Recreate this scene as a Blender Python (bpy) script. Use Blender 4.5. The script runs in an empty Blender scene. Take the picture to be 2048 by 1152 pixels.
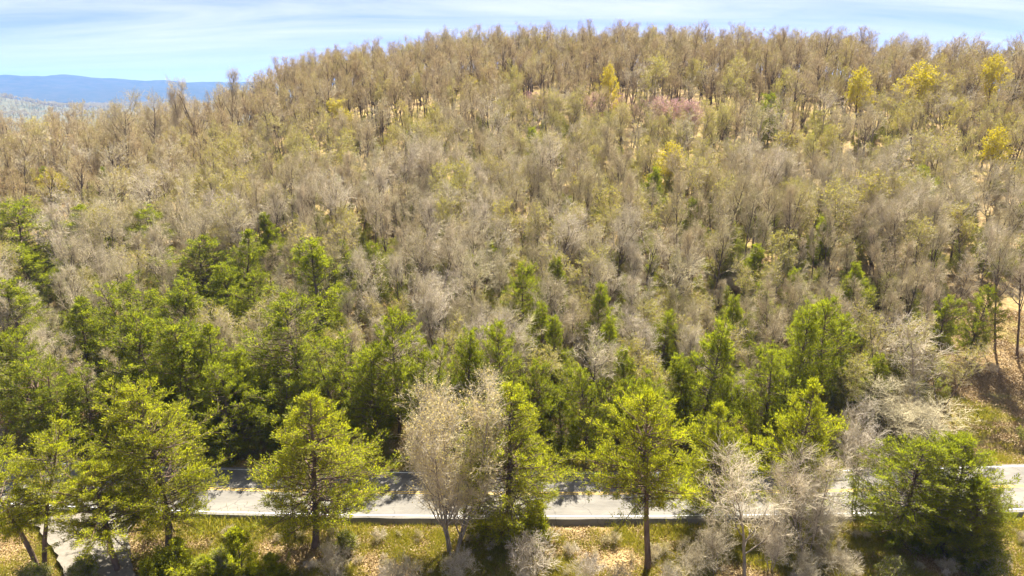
import bpy, math
import numpy as np
R = math.radians
scene = bpy.context.scene

# ------------------------------------------------------------------ camera
CAM_Z = 30.6
PITCH = 15.6
FOCAL = 1400.0 / 2048.0            # focal length as a share of the frame width
cam_d = bpy.data.cameras.new("camera")
cam_d.sensor_width = 36.0
cam_d.lens = 36.0 * FOCAL
cam_d.clip_end = 40000.0
cam = bpy.data.objects.new("camera", cam_d)
cam.location = (0, 0, CAM_Z)
cam.rotation_euler = (R(90 - PITCH), 0, 0)
scene.collection.objects.link(cam)
scene.camera = cam

# ------------------------------------------------------------------ sky
SUN_AZ = 17.0                      # degrees right of the view direction
SUN_EL = 53.0
world = bpy.data.worlds.new("World")
scene.world = world
world.use_nodes = True
nt = world.node_tree
nt.nodes.clear()
N = nt.nodes.new
w_out = N("ShaderNodeOutputWorld")
w_bg = N("ShaderNodeBackground")
w_bg.inputs["Strength"].default_value = 0.05
w_sky = N("ShaderNodeTexSky")
w_sky.sky_type = 'NISHITA'
w_sky.sun_disc = False
w_sky.sun_elevation = R(SUN_EL)
w_sky.sun_rotation = R(SUN_AZ)
w_sky.air_density = 0.6
w_sky.dust_density = 0.25
w_sky.ozone_density = 3.0
w_sky.altitude = 1500
w_tc = N("ShaderNodeTexCoord")
w_sep = N("ShaderNodeSeparateXYZ")
nt.links.new(w_tc.outputs["Generated"], w_sep.inputs[0])
w_zc = N("ShaderNodeMath"); w_zc.operation = 'MAXIMUM'; w_zc.inputs[1].default_value = 0.0
nt.links.new(w_sep.outputs["Z"], w_zc.inputs[0])
w_add = N("ShaderNodeMath"); w_add.operation = 'ADD'; w_add.inputs[1].default_value = 0.10
nt.links.new(w_zc.outputs[0], w_add.inputs[0])
w_dx = N("ShaderNodeMath"); w_dx.operation = 'DIVIDE'
w_dy = N("ShaderNodeMath"); w_dy.operation = 'DIVIDE'
nt.links.new(w_sep.outputs["X"], w_dx.inputs[0]); nt.links.new(w_add.outputs[0], w_dx.inputs[1])
nt.links.new(w_sep.outputs["Y"], w_dy.inputs[0]); nt.links.new(w_add.outputs[0], w_dy.inputs[1])
w_cmb = N("ShaderNodeCombineXYZ")
nt.links.new(w_dx.outputs[0], w_cmb.inputs[0]); nt.links.new(w_dy.outputs[0], w_cmb.inputs[1])
w_map = N("ShaderNodeMapping")
w_map.inputs["Rotation"].default_value = (0, 0, R(9))
w_map.inputs["Scale"].default_value = (0.30, 1.0, 1.0)
w_map.inputs["Location"].default_value = (3.1, 1.7, 0)
nt.links.new(w_cmb.outputs[0], w_map.inputs["Vector"])
w_no = N("ShaderNodeTexNoise")
w_no.inputs["Scale"].default_value = 1.25
w_no.inputs["Detail"].default_value = 12.0
w_no.inputs["Roughness"].default_value = 0.64
w_no.inputs["Distortion"].default_value = 0.6
nt.links.new(w_map.outputs[0], w_no.inputs["Vector"])
w_rp = N("ShaderNodeValToRGB")
w_rp.color_ramp.elements[0].position = 0.34
w_rp.color_ramp.elements[0].color = (0, 0, 0, 1)
w_rp.color_ramp.elements[1].position = 0.74
w_rp.color_ramp.elements[1].color = (0.9, 0.9, 0.9, 1)
nt.links.new(w_no.outputs["Fac"], w_rp.inputs[0])
w_mix = N("ShaderNodeMixRGB")
w_mix.inputs[2].default_value = (5.3, 5.35, 5.9, 1)
nt.links.new(w_rp.outputs[0], w_mix.inputs[0])
w_tint = N("ShaderNodeMixRGB"); w_tint.blend_type = 'MULTIPLY'; w_tint.inputs[0].default_value = 1.0
w_tint.inputs[2].default_value = (0.79, 0.62, 0.84, 1)
nt.links.new(w_sky.outputs[0], w_tint.inputs[1])
nt.links.new(w_tint.outputs[0], w_mix.inputs[1])
nt.links.new(w_mix.outputs[0], w_bg.inputs["Color"])
nt.links.new(w_bg.outputs[0], w_out.inputs["Surface"])

# ------------------------------------------------------------------ sun
sun_d = bpy.data.lights.new("sun", 'SUN')
sun_d.energy = 5.0
sun_d.angle = R(0.6)
sun_d.color = (1.0, 0.95, 0.86)
sun = bpy.data.objects.new("sun", sun_d)
sx, sy = math.sin(R(SUN_AZ)) * math.cos(R(SUN_EL)), math.cos(R(SUN_AZ)) * math.cos(R(SUN_EL))
sz = math.sin(R(SUN_EL))
from mathutils import Vector
sun.rotation_euler = Vector((sx, sy, sz)).to_track_quat('Z', 'Y').to_euler()
sun.location = (60, 200, 250)
scene.collection.objects.link(sun)

# ------------------------------------------------------------------ exposure
vs = scene.view_settings
vs.view_transform = 'Standard'
vs.look = 'None'
vs.exposure = 2.12
vs.gamma = 1.0
vs.use_curve_mapping = False
cy = scene.cycles
cy.max_bounces = 6
cy.diffuse_bounces = 5
cy.transmission_bounces = 4
cy.glossy_bounces = 1
cy.volume_bounces = 1
cy.use_denoising = True

# ------------------------------------------------------------------ node helpers
def new_mat(name):
    m = bpy.data.materials.new(name)
    m.use_nodes = True
    m.node_tree.nodes.clear()
    return m, m.node_tree

def ramp(nt, stops):
    r = nt.nodes.new("ShaderNodeValToRGB")
    el = r.color_ramp.elements
    while len(el) < len(stops):
        el.new(0.5)
    for e, (p, c) in zip(el, stops):
        e.position = p
        e.color = (c[0], c[1], c[2], 1)
    return r

def finish(nt, color_socket, rough=0.8, translucent=0.0, tr_gain=(1.5, 1.35, 0.6), spec=0.2, normal=None):
    out = nt.nodes.new("ShaderNodeOutputMaterial")
    p = nt.nodes.new("ShaderNodeBsdfPrincipled")
    p.inputs["Roughness"].default_value = rough
    p.inputs["Specular IOR Level"].default_value = spec
    nt.links.new(color_socket, p.inputs["Base Color"])
    if normal is not None:
        nt.links.new(normal, p.inputs["Normal"])
    if translucent > 0:
        t = nt.nodes.new("ShaderNodeBsdfTranslucent")
        g = nt.nodes.new("ShaderNodeMixRGB"); g.blend_type = 'MULTIPLY'; g.inputs[0].default_value = 1
        g.inputs[2].default_value = (*tr_gain, 1)
        nt.links.new(color_socket, g.inputs[1])
        nt.links.new(g.outputs[0], t.inputs["Color"])
        mx = nt.nodes.new("ShaderNodeMixShader")
        mx.inputs[0].default_value = translucent
        nt.links.new(p.outputs[0], mx.inputs[1]); nt.links.new(t.outputs[0], mx.inputs[2])
        nt.links.new(mx.outputs[0], out.inputs["Surface"])
    else:
        nt.links.new(p.outputs[0], out.inputs["Surface"])

def leaf_mat(name, stops, translucent=0.4, per_tree=0.25, alt=(0.2, 0.17, 0.03), gain=(1.5, 1.35, 0.6), rough=0.6):
    """foliage: colour runs over the per-spray tint, each tree leans a little to a second hue"""
    m, nt = new_mat(name)
    a = nt.nodes.new("ShaderNodeAttribute"); a.attribute_name = "tint"
    r = ramp(nt, stops)
    nt.links.new(a.outputs["Fac"], r.inputs[0])
    oi = nt.nodes.new("ShaderNodeObjectInfo")
    mu = nt.nodes.new("ShaderNodeMath"); mu.operation = 'MULTIPLY'; mu.inputs[1].default_value = per_tree
    nt.links.new(oi.outputs["Random"], mu.inputs[0])
    mx = nt.nodes.new("ShaderNodeMixRGB")
    mx.inputs[2].default_value = (*alt, 1)
    nt.links.new(mu.outputs[0], mx.inputs[0]); nt.links.new(r.outputs[0], mx.inputs[1])
    finish(nt, mx.outputs[0], rough, translucent, gain, 0.25)
    return m

def bark_mat(name, tones, scale=3.0):
    """bark: hue per tree, mottled along the wood"""
    m, nt = new_mat(name)
    oi = nt.nodes.new("ShaderNodeObjectInfo")
    k = len(tones)
    r = ramp(nt, [(i / max(1, k - 1), t) for i, t in enumerate(tones)])
    nt.links.new(oi.outputs["Random"], r.inputs[0])
    tc = nt.nodes.new("ShaderNodeTexCoord")
    mp = nt.nodes.new("ShaderNodeMapping"); mp.inputs["Scale"].default_value = (1, 1, 0.35)
    nt.links.new(tc.outputs["Object"], mp.inputs[0])
    no = nt.nodes.new("ShaderNodeTexNoise"); no.inputs["Scale"].default_value = scale; no.inputs["Detail"].default_value = 4
    nt.links.new(mp.outputs[0], no.inputs["Vector"])
    rr = ramp(nt, [(0.3, (0.55, 0.55, 0.55)), (0.7, (1.25, 1.22, 1.18))])
    nt.links.new(no.outputs["Fac"], rr.inputs[0])
    mx = nt.nodes.new("ShaderNodeMixRGB"); mx.blend_type = 'MULTIPLY'; mx.inputs[0].default_value = 1
    nt.links.new(r.outputs[0], mx.inputs[1]); nt.links.new(rr.outputs[0], mx.inputs[2])
    finish(nt, mx.outputs[0], 0.9, spec=0.1)
    return m

M = {}
M['bark'] = bark_mat("grey_bark", [(0.32, 0.27, 0.205), (0.24, 0.20, 0.15), (0.38, 0.33, 0.27)])
M['bark_dark'] = bark_mat("brown_bark", [(0.14, 0.105, 0.075), (0.10, 0.08, 0.06), (0.17, 0.13, 0.10)])
M['bark_cedar'] = bark_mat("cedar_bark", [(0.17, 0.115, 0.08), (0.14, 0.11, 0.085)])
M['twig_pale'] = bark_mat("pale_twigs", [(0.58, 0.50, 0.36), (0.50, 0.43, 0.285), (0.63, 0.55, 0.43), (0.53, 0.465, 0.29)], 1.2)
M['twig_tan'] = bark_mat("tan_twigs", [(0.51, 0.425, 0.28), (0.47, 0.405, 0.245), (0.56, 0.47, 0.325), (0.47, 0.385, 0.235)], 1.2)
M['twig_brown'] = bark_mat("brown_twigs", [(0.50, 0.39, 0.235), (0.46, 0.365, 0.21), (0.55, 0.45, 0.29), (0.49, 0.41, 0.22)], 1.2)
M['bud_olive'] = leaf_mat("olive_buds", [(0, (0.18, 0.20, 0.035)), (1, (0.38, 0.36, 0.08))], 0.45, 0.5, (0.32, 0.29, 0.06))
M['bud_peach'] = leaf_mat("peach_buds", [(0, (0.50, 0.40, 0.12)), (1, (0.63, 0.54, 0.24))], 0.4, 0.1, (0.5, 0.4, 0.15), (1.2, 1.15, 0.8))
M['bud_tan'] = leaf_mat("tan_buds", [(0, (0.38, 0.28, 0.12)), (1, (0.48, 0.38, 0.20))], 0.4, 0.5, (0.34, 0.28, 0.07), (1.2, 1.15, 0.8))
M['yellow'] = leaf_mat("yellow_blossom", [(0, (0.42, 0.37, 0.012)), (1, (0.62, 0.52, 0.018))], 0.4, 0.4, (0.34, 0.34, 0.025), (1.2, 1.1, 0.6))
M['pink'] = leaf_mat("pink_blossom", [(0, (0.58, 0.33, 0.35)), (1, (0.66, 0.43, 0.45))], 0.35, 0.2, (0.6, 0.36, 0.4), (1.1, 1.0, 1.0))
M['cedar_near'] = leaf_mat("olive_cedar_sprays", [(0, (0.13, 0.155, 0.016)), (0.5, (0.25, 0.255, 0.022)), (1, (0.41, 0.37, 0.03))], 0.62, 0.25, (0.23, 0.235, 0.02), (1.35, 1.4, 0.5))
M['cedar_mid'] = leaf_mat("green_cedar_sprays", [(0, (0.085, 0.115, 0.018)), (0.6, (0.17, 0.185, 0.022)), (1, (0.30, 0.275, 0.028))], 0.6, 0.5, (0.23, 0.245, 0.02), (1.35, 1.4, 0.5))
M['green_leaf'] = leaf_mat("green_shrub_leaves", [(0, (0.10, 0.15, 0.018)), (1, (0.27, 0.29, 0.035))], 0.58, 0.3, (0.25, 0.25, 0.03))
M['litter'] = leaf_mat("dead_leaves", [(0, (0.17, 0.105, 0.045)), (0.5, (0.31, 0.21, 0.088)), (1, (0.44, 0.33, 0.18))], 0.15, 0.2, (0.5, 0.36, 0.12), (1.1, 1, 0.8))
M['grass'] = leaf_mat("spring_grass", [(0, (0.13, 0.145, 0.02)), (0.6, (0.24, 0.25, 0.035)), (1, (0.36, 0.31, 0.09))], 0.35, 0.3, (0.38, 0.32, 0.05))
M['white'] = leaf_mat("white_plastic", [(0, (0.8, 0.8, 0.78)), (1, (0.8, 0.8, 0.78))], 0.1, 0.0)

# ------------------------------------------------------------------ mesh builder (all quads, numpy)
class Geo:
    def __init__(s):
        s.v, s.f, s.m, s.t, s.sm, s.n = [], [], [], [], [], 0
    def add(s, V, F, mat, tint, smooth):
        V = np.asarray(V, np.float32).reshape(-1, 3)
        F = np.asarray(F, np.int64).reshape(-1, 4)
        s.v.append(V); s.f.append(F + s.n)
        s.m.append(np.full(len(F), mat, np.int32))
        s.sm.append(np.full(len(F), smooth, bool))
        s.t.append(np.broadcast_to(np.asarray(tint, np.float32), (len(V),)).copy())
        s.n += len(V)
    def tubes(s, P, Rd, S, mat=0, tint=0.5):
        n, k, _ = P.shape
        T = np.gradient(P, axis=1)
        T /= np.linalg.norm(T, axis=2, keepdims=True) + 1e-9
        ref = np.where(np.abs(T[:, :1, 2:3]) > 0.9, np.array([1.0, 0, 0]), np.array([0, 0, 1.0]))
        ref = np.broadcast_to(ref, T.shape)
        A = np.cross(T, ref); A /= np.linalg.norm(A, axis=2, keepdims=True) + 1e-9
        B = np.cross(T, A)
        th = np.arange(S) * 2 * np.pi / S
        V = P[:, :, None, :] + Rd[:, :, None, None] * (np.cos(th)[:, None] * A[:, :, None, :] + np.sin(th)[:, None] * B[:, :, None, :])
        i = np.arange(n)[:, None, None] * (k * S); j = np.arange(k - 1)[None, :, None] * S
        q = np.arange(S)[None, None, :]; q2 = (q + 1) % S
        F = np.stack([i + j + q, i + j + q2, i + j + S + q2, i + j + S + q], -1)
        s.add(V, F, mat, tint, True)
    def kites(s, P, D, L, W, rng, mat=1, tint=0.5, fat=0.45):
        n = len(P)
        D = D / (np.linalg.norm(D, axis=1, keepdims=True) + 1e-9)
        X = np.cross(D, rng.normal(size=(n, 3))); X /= np.linalg.norm(X, axis=1, keepdims=True) + 1e-9
        L = np.broadcast_to(L, (n,))[:, None]; W = np.broadcast_to(W, (n,))[:, None]
        mid = P + D * L * fat
        V = np.stack([P, mid + X * W * .5, P + D * L, mid - X * W * .5], 1)
        tint = np.repeat(np.broadcast_to(tint, (n,)), 4)
        s.add(V, np.arange(n * 4).reshape(n, 4), mat, tint, False)
    def mesh(s, name, mats):
        V = np.concatenate(s.v); F = np.concatenate(s.f)
        me = bpy.data.meshes.new(name)
        me.vertices.add(len(V)); me.vertices.foreach_set("co", V.ravel())
        me.loops.add(F.size); me.loops.foreach_set("vertex_index", F.ravel().astype(np.int32))
        me.polygons.add(len(F)); me.polygons.foreach_set("loop_start", np.arange(0, F.size, 4, dtype=np.int32))
        for mm in mats: me.materials.append(mm)
        me.polygons.foreach_set("material_index", np.concatenate(s.m))
        me.polygons.foreach_set("use_smooth", np.concatenate(s.sm))
        me.attributes.new("tint", 'FLOAT', 'POINT').data.foreach_set("value", np.concatenate(s.t))
        me.update(calc_edges=True)
        return me

def obj(name, me, parent=None, loc=(0, 0, 0), rz=0.0, sc=(1, 1, 1)):
    o = bpy.data.objects.new(name, me)
    scene.collection.objects.link(o)
    o.parent = parent
    o.location = loc
    o.rotation_euler = (0, 0, rz)
    o.scale = sc
    return o

def tag(o, label=None, cat=None, group=None, kind=None):
    if label: o["label"] = label
    if cat: o["category"] = cat
    if group: o["group"] = group
    if kind: o["kind"] = kind
    return o

# ------------------------------------------------------------------ terrain
def road_y(x):
    x = np.asarray(x, float)
    d = np.clip(x - 2.0, -60, 60)
    c = np.where(d > 0, 0.0007, 0.0010)
    return 49.0 + c * d * d + 120 * c * (x - 2.0 - d) * np.sign(d)

_az = np.array([-180, -100, -60, -44, -36, -30, -24, -20, -16, -12.5, -5, 3, 11, 19, 28, 36, 60, 100, 180.0])
_cd = np.array([150, 150, 160, 172, 180, 190, 200, 210, 220, 228, 238, 240, 238, 230, 212, 200, 180, 150, 150.0])
_cg = np.array([0, 0, 7, 9, 11.3, 11.2, 11.5, 19.5, 25.5, 29.5, 33, 35.5, 35, 32.5, 29, 25.5, 17, 0, 0.0])
_fa = np.linspace(-180, 180, 1441)
_ker = np.exp(-0.5 * (np.arange(-24, 25) / 8.0) ** 2); _ker /= _ker.sum()
_fd = np.convolve(np.pad(np.interp(_fa, _az, _cd), 24, 'edge'), _ker, 'valid')
_fg = np.convolve(np.pad(np.interp(_fa, _az, _cg), 24, 'edge'), _ker, 'valid')

def sstep(t):
    t = np.clip(t, 0, 1)
    return t * t * (3 - 2 * t)

def bumps(x, y, s, seed=0):
    r = np.random.RandomState(seed); out = 0
    for k in range(6):
        a = r.uniform(0, 6.28); w = r.uniform(0.6, 1.6) / s
        out = out + np.sin((x * np.cos(a) + y * np.sin(a)) * w * 6.28 + r.uniform(0, 6.28))
    return out / 6

def ground(x, y):
    x = np.asarray(x, float); y = np.asarray(y, float)
    r = np.hypot(x, y); a = np.degrees(np.arctan2(x, y))
    D = np.interp(a, _fa, _fd); G = np.interp(a, _fa, _fg)
    off = y - road_y(x)                                   # signed distance from the road's middle
    r0 = np.where(np.abs(a) < 60, 55.5 / np.maximum(0.5, np.cos(np.radians(a))), 111)
    t = np.clip((r - r0) / np.maximum(20, D - r0), 0, 1)
    shape = np.where(t < 0.72, t * 1.10, 0)
    u = (t - 0.72) / 0.28
    shape = np.where(t >= 0.72, 0.792 + 0.208 * (1 - (1 - np.clip(u, 0, 1)) ** 1.5), shape)
    z = G * shape + bumps(x, y, 34, 3) * 1.1 * sstep((r - 62) / 40) * (1 - sstep((r - 600) / 500))
    fall = sstep((r - D) / 480)
    z = z * (1 - fall) - 32 * fall
    z = z + bumps(x, y, 900, 5) * 7 * sstep((r - 1000) / 900)
    hill = np.exp(-(((a + 37.5) / 4.6) ** 2 + ((r - 2900) / 480) ** 2))
    z = z + 62 * hill
    # the far verge: a shallow ditch, then a bank; the near verge falls gently
    z = z - 0.45 * np.exp(-((off - 5.6) / 1.0) ** 2) * (np.abs(x) < 120)
    z = z + 0.9 * sstep((off - 6.2) / 3.0) * (r < 900) * (1 - sstep((r - 150) / 100))
    z = z - 0.5 * sstep((-off - 3.0) / 1.0)
    z = z + bumps(x, y, 3.1, 7) * 0.10 * sstep((np.abs(off) - 4.4) / 2.5) * (r < 400)
    flat = 1 - sstep((np.abs(off) - 3.9) / 1.2)
    return np.where(np.abs(x) < 400, z * (1 - flat) - np.where(off < -2.5, 0.48, 0.14) * flat, z)

def gz(x, y):
    return float(ground(np.array([x]), np.array([y]))[0])

_ts = np.linspace(20, 420, 3000)
def at(u, v, h=0.0):
    """where on the ground a thing h metres tall stands whose top is sighted at (u, v) of the 2048 x 1152 photograph"""
    a = (v - 576) / 1400.0; c, s = math.cos(R(PITCH)), math.sin(R(PITCH))
    d = np.array([(u - 1024) / 1400.0, c - a * s, -s - a * c])
    px, py, pz = d[0] * _ts, d[1] * _ts, CAM_Z + d[2] * _ts
    below = pz < ground(px, py) + h
    i = int(np.argmax(below)) if below.any() else int(np.argmin(pz - ground(px, py) - h))
    return float(px[i]), float(py[i])

def depth(x, y, z):
    return y * math.cos(R(PITCH)) + (CAM_Z - z) * math.sin(R(PITCH))

def grid_mesh(name, X, Y, Z, mats, wrap=False):
    nr, na = X.shape
    g = Geo()
    i = np.arange(nr - 1)[:, None] * na; j = np.arange(na if wrap else na - 1)[None, :]; j2 = (j + 1) % na
    g.add(np.stack([X, Y, Z], -1), np.stack([i + j, i + na + j, i + na + j2, i + j2], -1), 0, 0.5, True)
    return g.mesh(name, mats)

# ground materials
def ground_mat():
    m, nt = new_mat("leaf_litter_ground")
    tc = nt.nodes.new("ShaderNodeTexCoord")
    def noise(scale, detail=5, rough=0.6):
        n = nt.nodes.new("ShaderNodeTexNoise"); n.inputs["Scale"].default_value = scale
        n.inputs["Detail"].default_value = detail; n.inputs["Roughness"].default_value = rough
        nt.links.new(tc.outputs["Object"], n.inputs["Vector"]); return n
    a = ramp(nt, [(0.30, (0.15, 0.10, 0.045)), (0.48, (0.27, 0.185, 0.08)), (0.66, (0.40, 0.29, 0.14))])
    n1 = noise(2.2, 8, 0.75); nt.links.new(n1.outputs["Fac"], a.inputs[0])
    b = ramp(nt, [(0.35, (0.17, 0.15, 0.035)), (0.6, (0.28, 0.225, 0.055))])
    n2 = noise(3.5, 6, 0.7); nt.links.new(n2.outputs["Fac"], b.inputs[0])
    k = ramp(nt, [(0.50, (0, 0, 0)), (0.64, (1, 1, 1))])
    n3 = noise(0.16, 4, 0.6); nt.links.new(n3.outputs["Fac"], k.inputs[0])
    mx = nt.nodes.new("ShaderNodeMixRGB")
    nt.links.new(k.outputs[0], mx.inputs[0]); nt.links.new(a.outputs[0], mx.inputs[1]); nt.links.new(b.outputs[0], mx.inputs[2])
    bp = nt.nodes.new("ShaderNodeBump"); bp.inputs["Strength"].default_value = 0.6; bp.inputs["Distance"].default_value = 0.12
    nt.links.new(n1.outputs["Fac"], bp.inputs["Height"])
    ln = nt.nodes.new("ShaderNodeVectorMath"); ln.operation = 'LENGTH'
    nt.links.new(tc.outputs["Object"], ln.inputs[0])
    fr = nt.nodes.new("ShaderNodeMapRange"); fr.inputs["From Min"].default_value = 300; fr.inputs["From Max"].default_value = 480
    nt.links.new(ln.outputs["Value"], fr.inputs["Value"])
    n4 = noise(0.01, 8, 0.7); fc = ramp(nt, [(0.3, (0.05, 0.065, 0.03)), (0.5, (0.12, 0.11, 0.055)), (0.62, (0.12, 0.11, 0.06)), (0.72, (0.19, 0.18, 0.10))])
    nt.links.new(n4.outputs["Fac"], fc.inputs[0])
    m2 = nt.nodes.new("ShaderNodeMixRGB")
    nt.links.new(fr.outputs[0], m2.inputs[0]); nt.links.new(mx.outputs[0], m2.inputs[1]); nt.links.new(fc.outputs[0], m2.inputs[2])
    finish(nt, m2.outputs[0], 0.95, spec=0.05, normal=bp.outputs[0])
    return m
def far_mat():
    m, nt = new_mat("far_forest")
    tc = nt.nodes.new("ShaderNodeTexCoord")
    n = nt.nodes.new("ShaderNodeTexNoise"); n.inputs["Scale"].default_value = 0.012; n.inputs["Detail"].default_value = 10
    n.inputs["Roughness"].default_value = 0.7
    nt.links.new(tc.outputs["Object"], n.inputs["Vector"])
    a = ramp(nt, [(0.3, (0.025, 0.037, 0.02)), (0.5, (0.05, 0.05, 0.03)), (0.75, (0.09, 0.075, 0.05))])
    nt.links.new(n.outputs["Fac"], a.inputs[0])
    finish(nt, a.outputs[0], 0.95, spec=0.02)
    return m
M['ground'] = ground_mat(); M['far'] = far_mat()

az = np.radians(np.concatenate([np.arange(-180, -60, 2.5), np.arange(-60, 60, 0.5), np.arange(60, 180, 2.5)]))
rings = np.concatenate([np.arange(1, 30, 2.0), np.arange(30, 78, 0.55), np.geomspace(78, 9000, 175)])
RR, AA = np.meshgrid(rings, az, indexing='ij')
GX, GY = RR * np.sin(AA), RR * np.cos(AA)
g_obj = obj("ground", grid_mesh("ground", GX, GY, ground(GX, GY), [M['ground']], wrap=True))
tag(g_obj, kind="structure")

# far ridges all round
ra = np.radians(np.linspace(-180, 180, 1441)[:-1]); rr = np.linspace(5200, 8600, 60)
RR2, AA2 = np.meshgrid(rr, ra, indexing='ij')
deg = np.degrees(AA2)
prof = np.interp(deg, [-180, -60, -40, -36, -33, -29, -25, -20, 0, 180], [150, 150, 150, 160, 152, 142, 124, 118, 130, 150])
tt = (RR2 - 5200) / 3400
hump = sstep(np.clip(tt / 0.55, 0, 1)) - 0.75 * sstep((tt - 0.6) / 0.4)
rx, ry = RR2 * np.sin(AA2), RR2 * np.cos(AA2)
rid = -34 + (prof + 34) * hump + (bumps(rx, ry, 1300, 11) * 22 + bumps(rx, ry, 420, 12) * 17 + bumps(rx, ry, 120, 13) * 4) * hump
rid += 60 * np.exp(-((tt - 0.16) / 0.12) ** 2) * np.maximum(0, bumps(rx, ry, 2600, 14) + 0.45)
h_obj = obj("hills", grid_mesh("hills", rx, ry, rid, [M['far']], wrap=True))
tag(h_obj, kind="structure")

# ------------------------------------------------------------------ road
def asphalt():
    m, nt = new_mat("worn_asphalt")
    tc = nt.nodes.new("ShaderNodeTexCoord")
    n = nt.nodes.new("ShaderNodeTexNoise"); n.inputs["Scale"].default_value = 0.5; n.inputs["Detail"].default_value = 9
    n.inputs["Roughness"].default_value = 0.72
    mp = nt.nodes.new("ShaderNodeMapping"); mp.inputs["Scale"].default_value = (0.35, 1.3, 1)
    nt.links.new(tc.outputs["Object"], mp.inputs[0]); nt.links.new(mp.outputs[0], n.inputs["Vector"])
    a = ramp(nt, [(0.3, (0.11, 0.10, 0.083)), (0.5, (0.17, 0.155, 0.128)), (0.7, (0.225, 0.205, 0.168))])
    nt.links.new(n.outputs["Fac"], a.inputs[0])
    v = nt.nodes.new("ShaderNodeTexVoronoi"); v.feature = 'DISTANCE_TO_EDGE'; v.inputs["Scale"].default_value = 0.42
    n2 = nt.nodes.new("ShaderNodeTexNoise"); n2.inputs["Scale"].default_value = 1.4; n2.inputs["Detail"].default_value = 4
    nt.links.new(tc.outputs["Object"], n2.inputs["Vector"])
    ad = nt.nodes.new("ShaderNodeMixRGB"); ad.blend_type = 'ADD'; ad.inputs[0].default_value = 1.0
    nt.links.new(tc.outputs["Object"], ad.inputs[1]); nt.links.new(n2.outputs["Color"], ad.inputs[2])
    nt.links.new(ad.outputs[0], v.inputs["Vector"])
    c = ramp(nt, [(0.0, (0.55, 0.55, 0.55)), (0.02, (1, 1, 1))])
    nt.links.new(v.outputs["Distance"], c.inputs[0])
    mx = nt.nodes.new("ShaderNodeMixRGB"); mx.blend_type = 'MULTIPLY'; mx.inputs[0].default_value = 0.9
    nt.links.new(a.outputs[0], mx.inputs[1]); nt.links.new(c.outputs[0], mx.inputs[2])
    finish(nt, mx.outputs[0], 0.9, spec=0.15)
    return m
def paint(name, col):
    m, nt = new_mat(name)
    tc = nt.nodes.new("ShaderNodeTexCoord")
    n = nt.nodes.new("ShaderNodeTexNoise"); n.inputs["Scale"].default_value = 5; n.inputs["Detail"].default_value = 6
    nt.links.new(tc.outputs["Object"], n.inputs["Vector"])
    a = ramp(nt, [(0.35, tuple(c * 0.62 for c in col)), (0.6, col)])
    nt.links.new(n.outputs["Fac"], a.inputs[0])
    finish(nt, a.outputs[0], 0.7, spec=0.2)
    return m
M['asphalt'] = asphalt(); M['white_paint'] = paint("white_road_paint", (0.74, 0.73, 0.70)); M['yellow_paint'] = paint("yellow_road_paint", (0.62, 0.40, 0.06))

xs = np.arange(-190, 190.1, 1.0)
nx = -np.gradient(road_y(xs), xs); nn = np.sqrt(1 + nx ** 2)
def strip(name, prof, mat, parent=None, wob=0.0):
    """sweep a cross-section [(offset, height)] along the road"""
    g = Geo(); k = len(prof)
    r = np.random.RandomState(4)
    V = []
    for o, z in prof:
        oo = o + wob * (r.rand(len(xs)) - .5)
        V.append(np.stack([xs + nx / nn * oo, road_y(xs) + oo / nn, np.full(len(xs), z)], -1))
    V = np.stack(V, 1); n = len(xs)
    i = np.arange(n - 1)[:, None] * k; j = np.arange(k - 1)[None, :]
    g.add(V, np.stack([i + j, i + k + j, i + k + j + 1, i + j + 1], -1), 0, 0.5, False)
    return obj(name, g.mesh(name, [mat]), parent)
road = tag(strip("road", [(-3.60, -0.52), (-3.42, 0.0), (-1.7, 0.03), (0, 0.05), (1.7, 0.03), (3.42, 0.0), (3.55, -0.16)], M['asphalt'], wob=0.06), kind="structure")
for o0, o1 in ((-3.12, -3.0), (3.0, 3.12)):
    h = 0.0085 + (3.42 - abs((o0 + o1) / 2)) / 1.72 * 0.03 + 0.003
    strip("white_edge_line", [(o0, h), (o1, h)], M['white_paint'], road)
for o0, o1 in ((-0.17, -0.07), (0.07, 0.17)):
    strip("yellow_centre_line", [(o0, 0.0535), (o1, 0.0535)], M['yellow_paint'], road)

# gravel drive that leaves the road at the left and comes towards the camera
def gravel():
    m, nt = new_mat("pale_gravel")
    tc = nt.nodes.new("ShaderNodeTexCoord")
    n = nt.nodes.new("ShaderNodeTexNoise"); n.inputs["Scale"].default_value = 4; n.inputs["Detail"].default_value = 9; n.inputs["Roughness"].default_value = 0.8
    nt.links.new(tc.outputs["Object"], n.inputs["Vector"])
    a = ramp(nt, [(0.3, (0.13, 0.112, 0.082)), (0.6, (0.215, 0.19, 0.15))])
    nt.links.new(n.outputs["Fac"], a.inputs[0])
    finish(nt, a.outputs[0], 0.95, spec=0.05)
    return m
M['gravel'] = gravel()
dl = np.array([(-31.5, 46.9), (-31.0, 45.2), (-29.8, 43.0), (-28.0, 40.6), (-26.0, 38.0), (-23.5, 34.5), (-20, 29), (-16, 20), (-14, 8), (-14, -20)])
ti = np.linspace(0, len(dl) - 1, 60)
dx_, dy_ = np.interp(ti, range(len(dl)), dl[:, 0]), np.interp(ti, range(len(dl)), dl[:, 1])
hw = np.interp(ti, [0, 1, 2, 4, 9], [4.8, 3.2, 2.2, 1.7, 1.6])
tx, ty = np.gradient(dx_), np.gradient(dy_); tn = np.hypot(tx, ty)
cols = np.linspace(-1, 1, 7)[None, :] * (1 + 0.06 * np.random.RandomState(8).uniform(-1, 1, (60, 7)))
DX = dx_[:, None] + (-ty / tn * hw)[:, None] * cols; DY = dy_[:, None] + (tx / tn * hw)[:, None] * cols
DY = np.minimum(DY, road_y(DX) - 3.3)
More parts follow.
